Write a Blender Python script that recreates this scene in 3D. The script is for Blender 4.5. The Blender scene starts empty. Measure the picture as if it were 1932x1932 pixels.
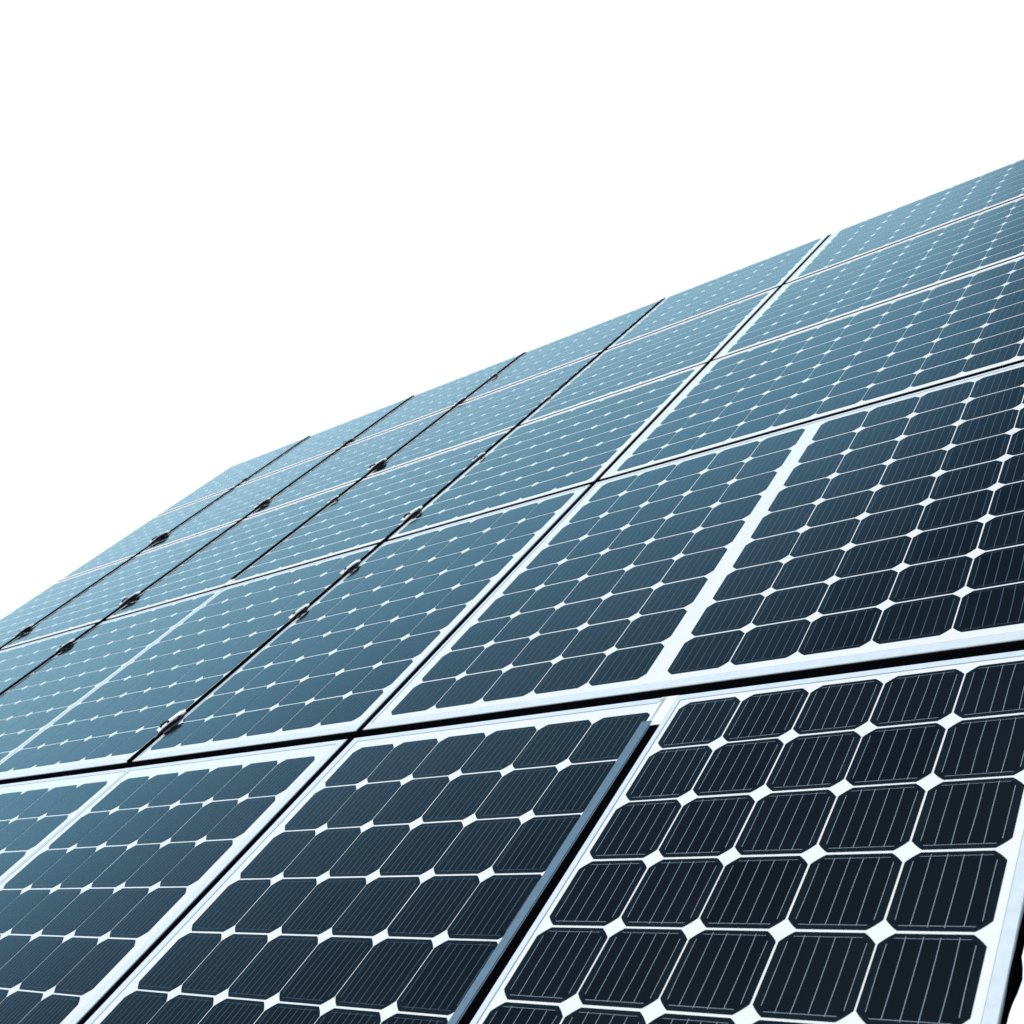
import bpy, math, random
from mathutils import Vector, Matrix
random.seed(7)
R = math.radians
scene = bpy.context.scene
COL = scene.collection

# ------------------------------------------------------------------ camera
LIFT = 2.1                                   # height of the array's reference corner above the ground
O = Vector((0.0, 0.0, LIFT))
cam_d = bpy.data.cameras.new('camera')
cam = bpy.data.objects.new('camera', cam_d)
COL.objects.link(cam)
cam.location = Vector((-0.91125281, -1.81778373, -0.40358787)) + O
cam.rotation_euler = (R(90) + 0.32641698716435646, 0, 0)
cam_d.sensor_width = 36.0
cam_d.lens = 2172.21 / 1932.0 * 36.0
cam_d.clip_start = 0.02
cam_d.clip_end = 500
cam_d.dof.use_dof = True
cam_d.dof.focus_distance = 2.4
cam_d.dof.aperture_fstop = 11.0
scene.camera = cam

# ------------------------------------------------------------------ light
SUN = Vector((-0.66, -0.02, 0.75)).normalized()
sun_d = bpy.data.lights.new('sun', 'SUN')
sun_d.energy = 2.7
sun_d.angle = R(0.6)
sun_d.color = (1.0, 0.985, 0.96)
sun = bpy.data.objects.new('sun', sun_d)
COL.objects.link(sun)
sun.rotation_euler = SUN.to_track_quat('Z', 'Y').to_euler()

world = bpy.data.worlds.new('World')
scene.world = world
world.use_nodes = True
nt = world.node_tree
nt.nodes.clear()
def N(tree, typ, **kw):
    n = tree.nodes.new(typ)
    for k, v in kw.items():
        setattr(n, k, v)
    return n
out = N(nt, 'ShaderNodeOutputWorld')
bg = N(nt, 'ShaderNodeBackground')
bg.inputs['Strength'].default_value = 0.10
sky = N(nt, 'ShaderNodeTexSky', sky_type='NISHITA')
sky.sun_disc = False
sky.sun_elevation = math.asin(SUN.z)
sky.sun_rotation = math.atan2(SUN.x, SUN.y)
sky.air_density = 1.6
sky.dust_density = 0.6
nt.links.new(sky.outputs[0], bg.inputs[0])
# white zone added to the sky, shaped for the background and panel reflections
white_zone = N(nt, 'ShaderNodeBackground')
white_zone.inputs['Color'].default_value = (1.05, 1.30, 1.56, 1)
white_zone.inputs['Strength'].default_value = 1.0
tc = N(nt, 'ShaderNodeTexCoord')
dot = N(nt, 'ShaderNodeVectorMath', operation='DOT_PRODUCT')
el = R(10); az = R(-4)
dot.inputs[1].default_value = (math.sin(az) * math.cos(el), math.cos(az) * math.cos(el), math.sin(el))
nt.links.new(tc.outputs['Generated'], dot.inputs[0])
mr = N(nt, 'ShaderNodeMapRange', interpolation_type='SMOOTHSTEP')
mr.inputs['From Min'].default_value = math.cos(R(54))
mr.inputs['From Max'].default_value = math.cos(R(42))
nt.links.new(dot.outputs['Value'], mr.inputs['Value'])
mx = N(nt, 'ShaderNodeMixShader')
nt.links.new(mr.outputs[0], mx.inputs[0])
nt.links.new(bg.outputs[0], mx.inputs[1])
nt.links.new(white_zone.outputs[0], mx.inputs[2])
nt.links.new(mx.outputs[0], out.inputs[0])

scene.view_settings.view_transform = 'Standard'
scene.view_settings.look = 'None'
scene.view_settings.exposure = 0
scene.view_settings.gamma = 1
scene.render.engine = 'CYCLES'
scene.cycles.max_bounces = 6
scene.cycles.glossy_bounces = 3

# ------------------------------------------------------------------ array axes
AX = Vector((0.75528143, -0.65540061, 0.0))          # along the rows, to the right
UP = Vector((0.47970891, 0.55281492, 0.6813773))     # up the slope
NR = AX.cross(UP)                                    # out of the glass
ROT = Matrix((AX, UP, NR)).transposed()
def world_at(X, Y, Z=0.0):
    """X metres left of the right end, Y metres up the slope from the first joint."""
    return O + AX * (-X) + UP * Y + NR * Z

# ------------------------------------------------------------------ materials
def lam_mat(name, col, rough=0.6, ior=1.3, gloss_rough=0.05, gcol=(0.80, 0.93, 0.97), vary=0.0, noise=0.0):
    """a surface seen under coated cover glass: diffuse below, clear reflection above"""
    m = bpy.data.materials.new(name); m.use_nodes = True
    t = m.node_tree; t.nodes.clear()
    o = N(t, 'ShaderNodeOutputMaterial')
    d = N(t, 'ShaderNodeBsdfDiffuse'); d.inputs['Color'].default_value = (*col, 1)
    g = N(t, 'ShaderNodeBsdfGlossy')
    g.inputs['Roughness'].default_value = gloss_rough
    f = N(t, 'ShaderNodeFresnel'); f.inputs['IOR'].default_value = ior
    # coating tint by angle, with the sky's reflected fall-off painted in
    cr = N(t, 'ShaderNodeValToRGB'); e_ = cr.color_ramp.elements
    e_[0].position = 0.0; e_[0].color = (0.24, 0.42, 0.52, 1)
    e_[1].position = 0.8; e_[1].color = (0.90, 0.97, 1.0, 1)
    for ps, c_ in ((0.085, (0.26, 0.45, 0.57)), (0.125, (0.32, 0.58, 0.73)), (0.18, (0.43, 0.79, 0.95)), (0.30, (0.57, 0.90, 0.98)), (0.46, (0.70, 0.94, 0.98))):
        k_ = e_.new(ps); k_.color = (*c_, 1)
    t.links.new(f.outputs[0], cr.inputs[0]); t.links.new(cr.outputs[0], g.inputs['Color'])
    x = N(t, 'ShaderNodeMixShader')
    t.links.new(f.outputs[0], x.inputs[0]); t.links.new(d.outputs[0], x.inputs[1]); t.links.new(g.outputs[0], x.inputs[2])
    t.links.new(x.outputs[0], o.inputs[0])
    if vary or noise:
        oi = N(t, 'ShaderNodeObjectInfo')
        hsv = N(t, 'ShaderNodeHueSaturation'); hsv.inputs['Color'].default_value = (*col, 1)
        r = N(t, 'ShaderNodeMapRange'); r.inputs['To Min'].default_value = 1 - vary; r.inputs['To Max'].default_value = 1 + vary
        t.links.new(oi.outputs['Random'], r.inputs['Value'])
        tex = N(t, 'ShaderNodeTexNoise'); tex.inputs['Scale'].default_value = 9.0; tex.inputs['Detail'].default_value = 4
        geo = N(t, 'ShaderNodeNewGeometry'); t.links.new(geo.outputs['Position'], tex.inputs['Vector'])
        r2 = N(t, 'ShaderNodeMapRange'); r2.inputs['From Min'].default_value = 0.3; r2.inputs['From Max'].default_value = 0.7
        r2.inputs['To Min'].default_value = 1 - noise; r2.inputs['To Max'].default_value = 1 + noise
        t.links.new(tex.outputs[0], r2.inputs['Value'])
        mu = N(t, 'ShaderNodeMath', operation='MULTIPLY')
        t.links.new(r.outputs[0], mu.inputs[0]); t.links.new(r2.outputs[0], mu.inputs[1])
        t.links.new(mu.outputs[0], hsv.inputs['Value']); t.links.new(hsv.outputs[0], d.inputs['Color'])
        # thin dust and streaks break the reflection up a little
        t2 = N(t, 'ShaderNodeTexNoise'); t2.inputs['Scale'].default_value = 2.2; t2.inputs['Detail'].default_value = 6
        t.links.new(geo.outputs['Position'], t2.inputs['Vector'])
        r3 = N(t, 'ShaderNodeMapRange'); r3.inputs['From Min'].default_value = 0.3; r3.inputs['From Max'].default_value = 0.7
        r3.inputs['To Min'].default_value = gloss_rough * 0.6; r3.inputs['To Max'].default_value = gloss_rough * 2.0
        t.links.new(t2.outputs[0], r3.inputs['Value']); t.links.new(r3.outputs[0], g.inputs['Roughness'])
    return m
def pbr(name, col, rough=0.5, metal=0.0, spec=0.5, noise=0.0, scale=30):
    m = bpy.data.materials.new(name); m.use_nodes = True
    t = m.node_tree; b = t.nodes['Principled BSDF']
    b.inputs['Base Color'].default_value = (*col, 1)
    b.inputs['Roughness'].default_value = rough; b.inputs['Metallic'].default_value = metal
    b.inputs['Specular IOR Level'].default_value = spec
    if noise:
        geo = N(t, 'ShaderNodeNewGeometry')
        tex = N(t, 'ShaderNodeTexNoise'); tex.inputs['Scale'].default_value = scale; tex.inputs['Detail'].default_value = 5
        t.links.new(geo.outputs['Position'], tex.inputs['Vector'])
        rm = N(t, 'ShaderNodeMapRange'); rm.inputs['From Min'].default_value = 0.3; rm.inputs['From Max'].default_value = 0.7
        rm.inputs['To Min'].default_value = 1 - noise; rm.inputs['To Max'].default_value = 1 + noise
        t.links.new(tex.outputs[0], rm.inputs['Value'])
        h = N(t, 'ShaderNodeHueSaturation'); h.inputs['Color'].default_value = (*col, 1)
        t.links.new(rm.outputs[0], h.inputs['Value']); t.links.new(h.outputs[0], b.inputs['Base Color'])
    return m
M_CELL = lam_mat('silicon', (0.0062, 0.0082, 0.0106), vary=0.18, noise=0.10)
M_RIM = lam_mat('silicon_rim', (0.0078, 0.0125, 0.0165), vary=0.10, noise=0.08)
M_BUS = lam_mat('silver_line', (0.30, 0.38, 0.44), gloss_rough=0.12)
M_BACK = lam_mat('white_backsheet', (0.86, 0.875, 0.87), gloss_rough=0.12, noise=0.02)
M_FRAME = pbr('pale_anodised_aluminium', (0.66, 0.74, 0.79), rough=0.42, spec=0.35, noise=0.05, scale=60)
M_WHITE = pbr('lifted_white', (0.86, 0.88, 0.88), rough=0.5, spec=0.3, noise=0.03, scale=40)  # frame colour lifted for upper rows to offset grazing reflection; also small plates
M_BUSF = lam_mat('silver_line_fine', (0.075, 0.115, 0.145), gloss_rough=0.12)
M_SEAL = pbr('grey_sealant', (0.32, 0.42, 0.50), rough=0.6)
M_SIDE = pbr('dark_frame_side', (0.010, 0.012, 0.014), rough=0.7, spec=0.2)
M_BLACK = pbr('deep_black', (0.0018, 0.0020, 0.0026), rough=0.9, spec=0.0)  # near black: gap shade put into the colour; also the cable
M_LIP = pbr('shaded_blue_lip', (0.088, 0.178, 0.258), rough=0.5, spec=0.25, noise=0.10, scale=45)  # aluminium frame side in shade, the shade put into its colour
M_BRIGHT = pbr('bright_metal', (0.80, 0.83, 0.85), rough=0.35, metal=0.0, spec=0.6)
M_DARK = pbr('dark_steel', (0.016, 0.021, 0.028), rough=0.45, metal=0.0, spec=0.4)

# ------------------------------------------------------------------ mesh builder
class MB:
    def __init__(s): s.v = []; s.f = []; s.m = []
    def face(s, pts, mi=0):
        i = len(s.v); s.v += [tuple(p) for p in pts]; s.f.append(list(range(i, i + len(pts)))); s.m.append(mi)
    def prism(s, pts, z0, z1, mi=0, bottom=True):
        n = len(pts); i = len(s.v)
        s.v += [(x, y, z1) for x, y in pts] + [(x, y, z0) for x, y in pts]
        s.f.append([i + k for k in range(n)]); s.m.append(mi)
        for k in range(n):
            a, b = i + k, i + (k + 1) % n
            s.f.append([a, a + n, b + n, b]); s.m.append(mi)
        if bottom:
            s.f.append([i + n + k for k in reversed(range(n))]); s.m.append(mi)
    def box(s, x0, x1, y0, y1, z0, z1, mi=0, bev=0.0):
        if bev:
            # chamfered top edges
            b = bev; i = len(s.v)
            lo = [(x0, y0), (x1, y0), (x1, y1), (x0, y1)]
            hi = [(x0 + b, y0 + b), (x1 - b, y0 + b), (x1 - b, y1 - b), (x0 + b, y1 - b)]
            s.v += [(x, y, z0) for x, y in lo] + [(x, y, z1 - b) for x, y in lo] + [(x, y, z1) for x, y in hi]
            for k in range(4):
                j = (k + 1) % 4
                s.f.append([i + k, i + j, i + 4 + j, i + 4 + k]); s.m.append(mi)
                s.f.append([i + 4 + k, i + 4 + j, i + 8 + j, i + 8 + k]); s.m.append(mi)
            s.f.append([i + 8, i + 9, i + 10, i + 11]); s.m.append(mi)
            s.f.append([i + 3, i + 2, i + 1, i]); s.m.append(mi)
        else:
            s.prism([(x0, y0), (x1, y0), (x1, y1), (x0, y1)], z0, z1, mi)
    def ring(s, x0, x1, y0, y1, l, r, b, t, z0, z1, cham=0.0, mi=0):
        """mitred rectangular frame; l r b t = widths of its four bars"""
        o = [(x0, y0), (x1, y0), (x1, y1), (x0, y1)]
        c = cham
        o2 = [(x0 + c, y0 + c), (x1 - c, y0 + c), (x1 - c, y1 - c), (x0 + c, y1 - c)]
        n = [(x0 + l, y0 + b), (x1 - r, y0 + b), (x1 - r, y1 - t), (x0 + l, y1 - t)]
        i = len(s.v)
        s.v += [(x, y, z0) for x, y in o] + [(x, y, z1 - c) for x, y in o] + [(x, y, z1) for x, y in o2] + [(x, y, z1) for x, y in n] + [(x, y, z0) for x, y in n]
        for k in range(4):
            j = (k + 1) % 4
            for q in range(4):
                s.f.append([i + 4 * q + k, i + 4 * q + j, i + 4 * q + 4 + j, i + 4 * q + 4 + k]); s.m.append(mi)
            s.f.append([i + 16 + k, i + 16 + j, i + j, i + k]); s.m.append(mi)
    def tube(s, pts, r, seg=10, mi=0):
        pts = [Vector(p) for p in pts]; rings = []
        for k, p in enumerate(pts):
            d = (pts[min(k + 1, len(pts) - 1)] - pts[max(k - 1, 0)]).normalized()
            a = d.orthogonal().normalized(); b = d.cross(a)
            rr = r[k] if isinstance(r, (list, tuple)) else r
            if k and rings:
                # keep the ring's start aligned with the one before
                pa = Vector(s.v[rings[-1]]) - pts[k - 1]; pa -= pa.dot(d) * d
                if pa.length > 1e-9: a = pa.normalized(); b = d.cross(a)
            rings.append(len(s.v))
            s.v += [tuple(p + (a * math.cos(2 * math.pi * q / seg) + b * math.sin(2 * math.pi * q / seg)) * rr) for q in range(seg)]
        for k in range(len(rings) - 1):
            for q in range(seg):
                s.f.append([rings[k] + q, rings[k] + (q + 1) % seg, rings[k + 1] + (q + 1) % seg, rings[k + 1] + q]); s.m.append(mi)
        s.f.append([rings[0] + q for q in reversed(range(seg))]); s.m.append(mi)
        s.f.append([rings[-1] + q for q in range(seg)]); s.m.append(mi)
    def mesh(s, name, mats):
        me = bpy.data.meshes.new(name); me.from_pydata(s.v, [], s.f)
        for m in mats: me.materials.append(m)
        for p, mi in zip(me.polygons, s.m): p.material_index = mi
        me.update(); return me
    def build(s, name, mats, parent=None, loc=(0, 0, 0)):
        o = bpy.data.objects.new(name, s.mesh(name, mats if isinstance(mats, list) else [mats]))
        COL.objects.link(o); o.parent = parent; o.location = loc; return o
def tag(o, label, cat, group=None):
    o['label'] = label; o['category'] = cat
    if group: o['group'] = group
    return o
def empty(name, loc, label, cat, group=None):
    o = bpy.data.objects.new(name, None); COL.objects.link(o)
    o.empty_display_size = 0.05
    o.matrix_world = Matrix.Translation(loc) @ ROT.to_4x4()
    return tag(o, label, cat, group)
def place(o, loc):
    o.matrix_world = Matrix.Translation(loc) @ ROT.to_4x4()

# ------------------------------------------------------------------ one cell
def octo(w, h, ch, rnd=3):
    """cell outline: square with clipped corners, the clip slightly bulged"""
    pts = []
    cx, cy = w / 2, h / 2
    cor = [(-1, -1), (1, -1), (1, 1), (-1, 1)]
    for k, (sx, sy) in enumerate(cor):
        a = Vector((sx * cx, sy * (cy - ch))); b = Vector((sx * (cx - ch), sy * cy))
        if sx * sy > 0: p, q = a, b
        else: p, q = b, a
        # order counter-clockwise: (-1,-1): a->b ; (1,-1): b->a ; (1,1): a->b ; (-1,1): b->a
        c = Vector((sx * cx, sy * cy))
        n = 5
        for i in range(n + 1):
            t = i / n
            # quadratic with the middle pulled towards the corner
            m = (p + q) / 2 + (c - (p + q) / 2) * 0.14
            v = p * (1 - t) ** 2 + m * 2 * t * (1 - t) + q * t * t
            pts.append((v.x, v.y))
    return pts
CACHE = {}
def cell_mesh(w, h, lines, var, shear=0.0):
    fine = lines > 6
    key = (round(w, 4), round(h, 4), lines, var, shear)
    if key in CACHE: return CACHE[key]
    rnd = random.Random(var * 31 + lines)
    ch = 0.0188 * min(1.0, h / 0.145)
    b = MB()
    out_ = octo(w, h, ch)
    b.prism(out_, 0.0, 0.0003, 1)
    # darker inner field of the cell
    ix, iy = w / 2 - 0.0105, h / 2 - 0.0085
    cc = ch * 0.45
    b.face([(x, y, 0.00045) for x, y in octo(2 * ix, 2 * iy, cc)], 0)
    lw = 0.00075 if fine else 0.00042
    step = (2 * ix - 0.004) / (lines - 1)
    for k in range(lines):
        x = -ix + 0.002 + k * step + rnd.uniform(-0.0012, 0.0012)
        lean = rnd.uniform(-0.0011, 0.0011); bow = rnd.uniform(-0.0012, 0.0012)
        y0, y1 = -iy + rnd.uniform(-0.004, 0.003), iy + rnd.uniform(-0.002, 0.004)
        if k in (0, lines - 1): y0, y1 = -iy + ch * 0.5, iy - ch * 0.5
        n = 6; L = []; Rr = []
        for i in range(n + 1):
            t = i / n
            xx = x + lean * (t - 0.5) + bow * math.sin(math.pi * t)
            yy = y0 + (y1 - y0) * t
            L.append((xx - lw, yy, 0.0006)); Rr.append((xx + lw, yy, 0.0006))
        for i in range(n):
            b.face([L[i], Rr[i], Rr[i + 1], L[i + 1]], 2)
    # thin cross line near each end
    for sy, ww in ((-1, 0.0004), (1, 0.0003)):
        yy = sy * iy
        b.face([(-ix + cc, yy - ww, 0.00055), (ix - cc, yy - ww, 0.00055), (ix - cc, yy + ww, 0.00055), (-ix + cc, yy + ww, 0.00055)], 2)
    if shear: b.v = [(x + shear * y, y, z) for x, y, z in b.v]
    me = b.mesh('solar_cell', [M_CELL, M_RIM, M_BUSF if fine else M_BUS])
    CACHE[key] = me
    return me

# ------------------------------------------------------------------ one panel
GROUP = 'solar panels of the sloping array'
def panel(label, X0, X1, Y0, Y1, blocks, ny, ry, frame=(0.014, 0.014, 0.014, 0.014), lines=8, extra=None, gapx=0.0024, gapy=0.0044, far=False, depth=0.024, drift=None):
    """X0 right edge, X1 left edge, Y0 bottom, Y1 top (outer frame).
    blocks: list of (Xright, Xleft, columns) of cells; ry = (Ybottom, Ytop) of the cell field.
    frame = right, left, bottom, top bar widths"""
    t = empty('solar_panel', world_at((X0 + X1) / 2, Y0), label, 'solar panel', GROUP)
    xc = (X0 + X1) / 2
    lx = lambda X: xc - X              # array X -> local x
    ly = lambda Y: Y - Y0
    fr, fl, fb, ft = frame
    x0, x1, y0, y1 = lx(X1), lx(X0), 0.0, Y1 - Y0
    b = MB(); b.ring(x0, x1, y0, y1, fl, fr, fb, ft, -0.006, 0.0, cham=0.0012)
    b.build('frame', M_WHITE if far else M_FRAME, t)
    b = MB(); b.ring(x0 + 0.0003, x1 - 0.0003, y0 + 0.0003, y1 - 0.0003, fl * 0.9, fr * 0.9, fb * 0.9, ft * 0.9, -depth, -0.0061)
    b.build('frame_side', M_SIDE, t)
    sw = 0.0013
    b = MB(); b.ring(x0 + fl, x1 - fr, y0 + fb, y1 - ft, sw, sw, sw, sw, -0.004, -0.0004)
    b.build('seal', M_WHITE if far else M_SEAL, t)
    b = MB(); b.box(x0 + fl + sw, x1 - fr - sw, y0 + fb + sw, y1 - ft - sw, -0.005, -0.0010)
    b.build('backsheet', M_BACK, t)
    ph = (ry[1] - ry[0]) / ny
    for q, (xa0, xb0, nx) in enumerate(blocks):
        da, db = drift[q] if drift else (0.0, 0.0)
        for j in range(ny):
            yy = ph * (j + 0.5)
            xa, xb = xa0 + da * yy, xb0 + db * yy
            pw = (xb - xa) / nx
            for i in range(nx):
                sh = -round(da + (db - da) * (i + 0.5) / nx, 3)
                me = cell_mesh(pw - gapx, ph - gapy, lines, random.randrange(5), sh)
                c = bpy.data.objects.new('solar_cell', me); COL.objects.link(c); c.parent = t
                c.location = (lx(xa + pw * (i + 0.5)), ly(ry[0] + ph * (j + 0.5)), -0.00095)
                c.location.x += random.uniform(-0.0004, 0.0004); c.location.y += random.uniform(-0.0004, 0.0004)
                c.rotation_euler.z = random.uniform(-0.0025, 0.0025)
    if extra: extra(t, lx, ly)
    return t

R0, R1, R2, R3, RT = 0.0, 1.4320, 2.5560, 3.5480, 4.4087
CA, CB, CC, CD, CE, CF = 1.735, 2.804, 3.889, 4.931, 6.0725, 7.0836
BOT = -1.52
g = 0.013        # half joint width between columns
S = 0.013        # half joint width between rows

# bottom row -----------------------------------------------------------------
def tab(t, lx, ly):
    b = MB(); b.box(lx(0.795), lx(0.7525), ly(-0.112), ly(-0.016), -0.006, 0.0, bev=0.0008)
    b.build('corner_plate', M_WHITE, t)
panel('nearest panel at the lower right, five large dark cells wide, with the outer end frame', 0.0, 0.7555, BOT, -0.017,
      [(0.030, 0.7330, 5)], 9, (-1.395, -0.045), frame=(0.018, 0.013, 0.02, 0.0165), lines=6, extra=tab, depth=0.013, gapx=0.0034, gapy=0.0048)
def lip(t, lx, ly):
    b = MB(); b.prism([(lx(0.7905), ly(BOT + 0.002)), (lx(0.7800), ly(BOT + 0.002)), (lx(0.7800), ly(-0.0985)), (lx(0.8035), ly(-0.0985))], -0.004, 0.0012)
    b.build('edge_lip', M_LIP, t)
panel('bottom row panel with a raised lip painted shade blue grey along its right side', 0.7790, 1.7225, BOT, -0.017,
      [(0.788, 1.6730, 6)], 9, (-1.448, -0.062), frame=(0.008, 0.024, 0.02, 0.0165), lines=8, extra=lip, gapx=0.0023)
panel('bottom row panel between the slanting black gap and the closed white joint', 1.7500, 2.7440, BOT, -0.017,
      [(1.8050, 2.7050, 6)], 9, (-1.487, -0.074), frame=(0.026, 0.010, 0.02, 0.0165), lines=9, gapx=0.0023)
panel('bottom row panel at the left edge of the picture, left of the closed white joint', 2.7455, 3.8860, BOT, -0.017,
      [(2.7840, 3.8500, 6)], 9, (-1.487, -0.074), frame=(0.010, 0.012, 0.02, 0.0165), lines=9, gapx=0.0023)
# second row -----------------------------------------------------------------
fy2 = (0.026, 0.014)
y0, y1 = 0.017, R1 - S
c2 = (0.066, R1 - S - 0.031)
panel('widest second row panel, two blocks of cells split by a broad white band', 0.0, CA - g, y0, y1,
      [(0.0700, 0.8290, 5), (0.8790, 1.6740, 5)], 9, c2, frame=(0.014, 0.012, *fy2), lines=7, gapx=0.0030, gapy=0.0050, drift=((0.030, 0.030), (0.028, 0.0)))
panel('second row panel left of the long straight joint, right of the clamped black joint', CA + g, CB - 0.015, y0, y1,
      [(CA + g + 0.040, CB - 0.034, 6)], 9, c2, frame=(0.012, 0.010, *fy2), lines=9, gapx=0.0023)
panel('second row panel between the clamped black joint and the closed white joint', CB + 0.015, CC - 0.036, y0, y1,
      [(CB + 0.030, CC - 0.063, 6)], 9, c2, frame=(0.009, 0.010, *fy2), lines=9, gapx=0.0023)
panel('second row panel just left of the closed white joint, pale', CC - 0.0345, CD - 0.016, y0, y1,
      [(CC - 0.010, CD - 0.028, 6)], 9, c2, frame=(0.010, 0.009, *fy2), lines=9, gapx=0.0023)
panel('second row panel at the left picture edge, only its upper right corner in view', CD + 0.016, CE - 0.016, y0, y1,
      [(CD + 0.026, CE - 0.026, 6)], 9, c2, frame=(0.009, 0.009, *fy2), lines=9, gapx=0.0023)
# upper rows -----------------------------------------------------------------
H2, H3 = 0.010, 0.014      # half widths of the two highest joints
rows = [('third', R1, R2, 8, 0.038, 0.038, 0.012, H2), ('fourth', R2, R3, 8, 0.038, 0.046, H2, H3), ('topmost', R3, RT, 7, 0.046, 0.012, H3, 0.0)]
cols = [('the broad eleven cell wide panel at the right', 0.0, CA, None),
        ('the panel just left of the long white edged joint', CA, CB, 6),
        ('the third panel from the right', CB, CC, 6),
        ('the fourth panel from the right', CC, CD, 6),
        ('the second panel from the left end', CD, CE, 6),
        ('the palest panel at the far left end', CE, CF, 6)]
def cap(t, lx, ly):
    b = MB(); b.box(lx(CC + 0.015), lx(CC - 0.015), ly(R1 + 0.0125), ly(R1 + 0.068), -0.005, 0.0012, bev=0.0006)
    b.build('joint_cap', M_WHITE, t)
for rn, ya, yb, ny, mb, mt, sb, st in rows:
    top = rn == 'topmost'
    fb = 0.017 if rn == 'third' else (0.024 if rn == 'fourth' else 0.028)
    ft = 0.004 if top else (0.024 if rn == 'third' else 0.028)
    for cn, xa, xb, nx in cols:
        y0 = ya + sb; y1 = yb - st
        if nx is None:
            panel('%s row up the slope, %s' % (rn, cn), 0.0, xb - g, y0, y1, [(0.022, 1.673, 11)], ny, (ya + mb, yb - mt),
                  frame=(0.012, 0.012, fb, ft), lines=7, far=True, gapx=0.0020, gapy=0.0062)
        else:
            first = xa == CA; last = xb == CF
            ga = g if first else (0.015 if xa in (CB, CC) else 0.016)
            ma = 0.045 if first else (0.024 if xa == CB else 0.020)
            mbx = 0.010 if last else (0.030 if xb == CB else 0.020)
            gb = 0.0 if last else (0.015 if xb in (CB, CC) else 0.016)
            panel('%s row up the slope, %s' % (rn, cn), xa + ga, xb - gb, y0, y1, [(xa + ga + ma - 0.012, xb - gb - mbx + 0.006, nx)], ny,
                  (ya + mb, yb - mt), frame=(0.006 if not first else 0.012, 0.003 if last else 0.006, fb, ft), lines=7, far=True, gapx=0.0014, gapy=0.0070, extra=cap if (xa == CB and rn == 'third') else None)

# ------------------------------------------------------------------ black strips painting the shade in the joints
RG = 'black strips put in for the shade between panels'
def strip(label, X0, X1, Y0, Y1, zt, zb=-0.05, rnd=False):  # dark strip added where the gap between panels is only shaded
    b = MB()
    w, h = X1 - X0, Y1 - Y0
    if rnd:
        n = 8; pts = [(-w / 2, 0), (w / 2, 0), (w / 2, h - w / 2)]
        for k in range(1, n): 
            a = math.pi * k / n; pts.append((w / 2 * math.cos(a), h - w / 2 + w / 2 * math.sin(a)))
        pts.append((-w / 2, h - w / 2)); b.prism(pts, zb, zt)
    else:
        b.box(-w / 2, w / 2, 0, h, zb, zt, bev=0.0006)
    o = b.build('shade_strip', M_BLACK); place(o, world_at((X0 + X1) / 2, Y0))
    return tag(o, label, 'strip', RG)
e = 0.0002
strip('thickest black shade strip, running the whole way between the bottom row and the second row', 0.0, CF, -0.017 + e, 0.017 - e, -0.0022)
strip('thin black shade strip between the second and third rows of panels', 0.0, CF, R1 - S + e, R1 + 0.012 - e, -0.0008)
strip('thin dark shade strip between the third and fourth rows of panels', 0.0, CF, R2 - H2 + e, R2 + H2 - e, -0.0004)
strip('highest thin dark shade strip, below the topmost row of panels', 0.0, CF, R3 - H3 + e, R3 + H3 - e, -0.0004)
strip('short wide black shade strip beside the shade-coloured lip, ending below the thick cross strip', 0.7555 + e, 0.7790 - e, BOT, -0.104, -0.0015, rnd=True)
strip('long black shade strip between white frame edges, crossing every row from bottom to top', 1.7225 + e, 1.7500 - e, BOT, -0.018, -0.0025)
strip('upper length of the long black shade strip between broad white margins', CA - g + e, CA + g - e, 0.018, RT - 0.002, -0.0028)
strip('black shade strip under the most clamps, right of the closed white joint', CB - 0.015 + e, CB + 0.015 - e, 0.018, RT - 0.010, 0.0035)
strip('black shade strip above the closed white joint, second clamped one from the right', CC - 0.015 + e, CC + 0.015 - e, R1 + 0.07, RT - 0.012, 0.0055)
strip('black shade strip reaching the left picture edge, third clamped one from the right', CD - 0.016 + e, CD + 0.016 - e, 0.018, RT - 0.012, 0.0062)
strip('leftmost black shade strip of the array, beside the palest panels', CE - 0.016 + e, CE + 0.016 - e, 0.018, RT - 0.012, 0.0062)
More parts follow.
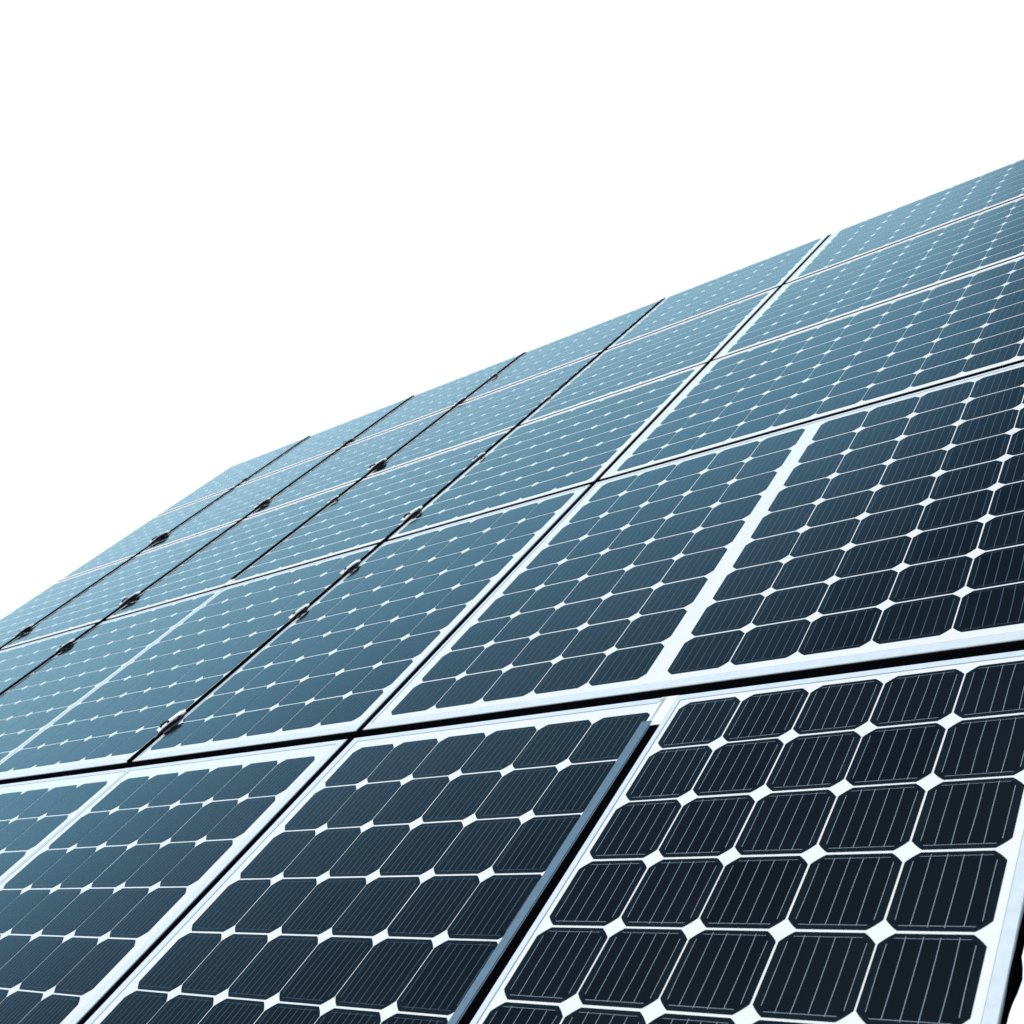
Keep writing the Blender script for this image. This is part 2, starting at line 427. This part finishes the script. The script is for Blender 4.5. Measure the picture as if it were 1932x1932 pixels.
# ------------------------------------------------------------------ clamps
CG = 'metal clamps gripping the black rails'
def clamp(label, X, Y, zr, kind=0, s=1.0, flip=1):
    """bright plate on the left, black bar along the joint, hook or bolt, dark jaw low on the right"""
    t = empty('panel_clamp', world_at(X, Y, zr), label, 'clamp', CG)
    t.scale = (s, s, s)
    b = MB()
    b.prism([(-0.044, -0.040), (-0.010, -0.056), (0.010, 0.012), (0.012, 0.056), (-0.006, 0.072), (-0.032, 0.064), (-0.042, 0.016)], 0.0, 0.0050)
    b.prism([(-0.037, -0.030), (-0.012, -0.040), (0.004, 0.010), (0.006, 0.048), (-0.008, 0.058), (-0.027, 0.052), (-0.035, 0.012)], 0.0050, 0.0068)
    b.build('plate', M_WHITE, t)
    b = MB()
    b.tube([(0.000, -0.085, -0.002), (0.003, -0.055, 0.003), (0.013, -0.028, 0.007), (0.018, -0.002, 0.008), (0.018, 0.022, 0.006), (0.014, 0.036, 0.001)],
           [0.0055, 0.0065, 0.0068, 0.0068, 0.0060, 0.0042], 10)
    b.build('bar', M_DARK, t)
    if kind in (0, 2):
        b = MB(); pts = []
        for k in range(9):
            a = math.pi * (0.15 + 1.30 * k / 8)
            pts.append((-0.022 + 0.012 * math.cos(a), -0.016 + 0.016 * math.sin(a), 0.0100))
        b.tube(pts, 0.0036, 8); b.build('hook', M_DARK, t)
    else:
        b = MB(); b.tube([(-0.024, -0.016, 0.0), (-0.024, -0.016, 0.012)], 0.0078, 6); b.build('bolt', M_DARK, t)
        b = MB(); b.tube([(-0.024, -0.016, 0.0070), (-0.024, -0.016, 0.0084)], 0.0120, 14); b.build('washer', M_BRIGHT, t)
    jaw = [(0.014, -0.058), (0.030, -0.068), (0.042, -0.050), (0.037, -0.034), (0.044, -0.018), (0.034, -0.004), (0.020, 0.000)]
    if kind == 1: jaw = [(0.014, -0.046), (0.032, -0.054), (0.036, -0.036), (0.024, -0.026), (0.030, -0.008), (0.040, 0.004), (0.028, 0.012), (0.016, 0.004)]
    if kind == 2: jaw = [(0.014, -0.040), (0.032, -0.046), (0.036, -0.024), (0.022, -0.016), (0.034, 0.004), (0.022, 0.012), (0.014, 0.004)]
    b = MB(); b.prism(jaw, -0.012, 0.0015); b.build('jaw', M_DARK, t)
    b = MB(); b.tube([(0.004, -0.066, 0.008), (0.018, -0.044, 0.0135), (0.026, -0.016, 0.0145), (0.027, 0.008, 0.012)], 0.0012, 6)
    b.build('wire', M_BRIGHT, t)
    return t
clamp('largest clamp with a curled hook, lowest on the joint with the most clamps', CB, 0.215, 0.0035, 0, 0.96)
clamp('clamp with a hexagonal bolt, second lowest on the joint with the most clamps', CB, 0.89, 0.0035, 1, 0.82)
clamp('clamp just below the thin joint under the third row, bolt on its left', CB, 1.215, 0.0035, 1, 0.88)
clamp('hooked clamp just above the thin joint under the third row', CB, 1.660, 0.0035, 2, 1.01)
clamp('small hooked clamp halfway up the third row on the joint with the most clamps', CB, 2.215, 0.0035, 2, 0.69)
clamp('topmost clamp on the joint with the most clamps, in the fourth row', CB, 2.880, 0.0035, 1, 0.59)
clamp('hooked clamp at the foot of the fourth row on the second clamped joint', CC, 2.710, 0.0055, 2, 1.19)
clamp('small bolted clamp near the top of the third row on the second clamped joint', CC, 2.300, 0.0055, 1, 0.66)
clamp('bolted clamp at the foot of the topmost row on the second clamped joint', CC, 3.590, 0.0055, 1, 0.86)
clamp('highest and smallest clamp of all, beside the white sky', CC, 3.990, 0.0055, 1, 0.65)
clamp('hooked clamp in the third row just above the joint, third clamped joint', CD, 1.640, 0.0062, 2, 1.12)
clamp('dark bolted clamp below the joint in the second row, near the left picture edge', CD, 1.190, 0.0062, 1, 0.91)
clamp('bolted clamp at the foot of the fourth row on the third clamped joint', CD, 2.740, 0.0062, 1, 1.07)
clamp('clamp with a bright plate at the foot of the topmost row, third clamped joint', CD, 3.620, 0.0062, 2, 0.91)
clamp('clamp close to the left picture edge on the leftmost joint', CE, 1.640, 0.0062, 1, 1.02)
clamp('broad clamp at the foot of the fourth row on the leftmost joint', CE, 2.780, 0.0062, 2, 1.34)
clamp('tiny dark clamp at the foot of the topmost row on the leftmost joint', CE, 3.640, 0.0062, 1, 0.59)

# ------------------------------------------------------------------ cable behind the right end
b = MB(); pts = []; rad = []
n = 60
for k in range(n + 1):
    y = -0.42 - 1.0 * k / n
    bump = 0.010 * math.exp(-((y + 0.700) / 0.030) ** 2) + 0.005 * math.exp(-((y + 0.640) / 0.018) ** 2)
    pts.append((-0.0015 + bump * 0.45 + 0.0008 * math.sin(y * 31) + 0.0005 * math.sin(y * 67), y, -0.0105))
    rad.append(0.0052 + bump * 0.35)
b.tube(pts, rad, 12)
o = b.build('cable', M_BLACK); place(o, world_at(0, 0))
tag(o, 'black cable with a lump in it hanging along the right end of the nearest panel', 'cable')
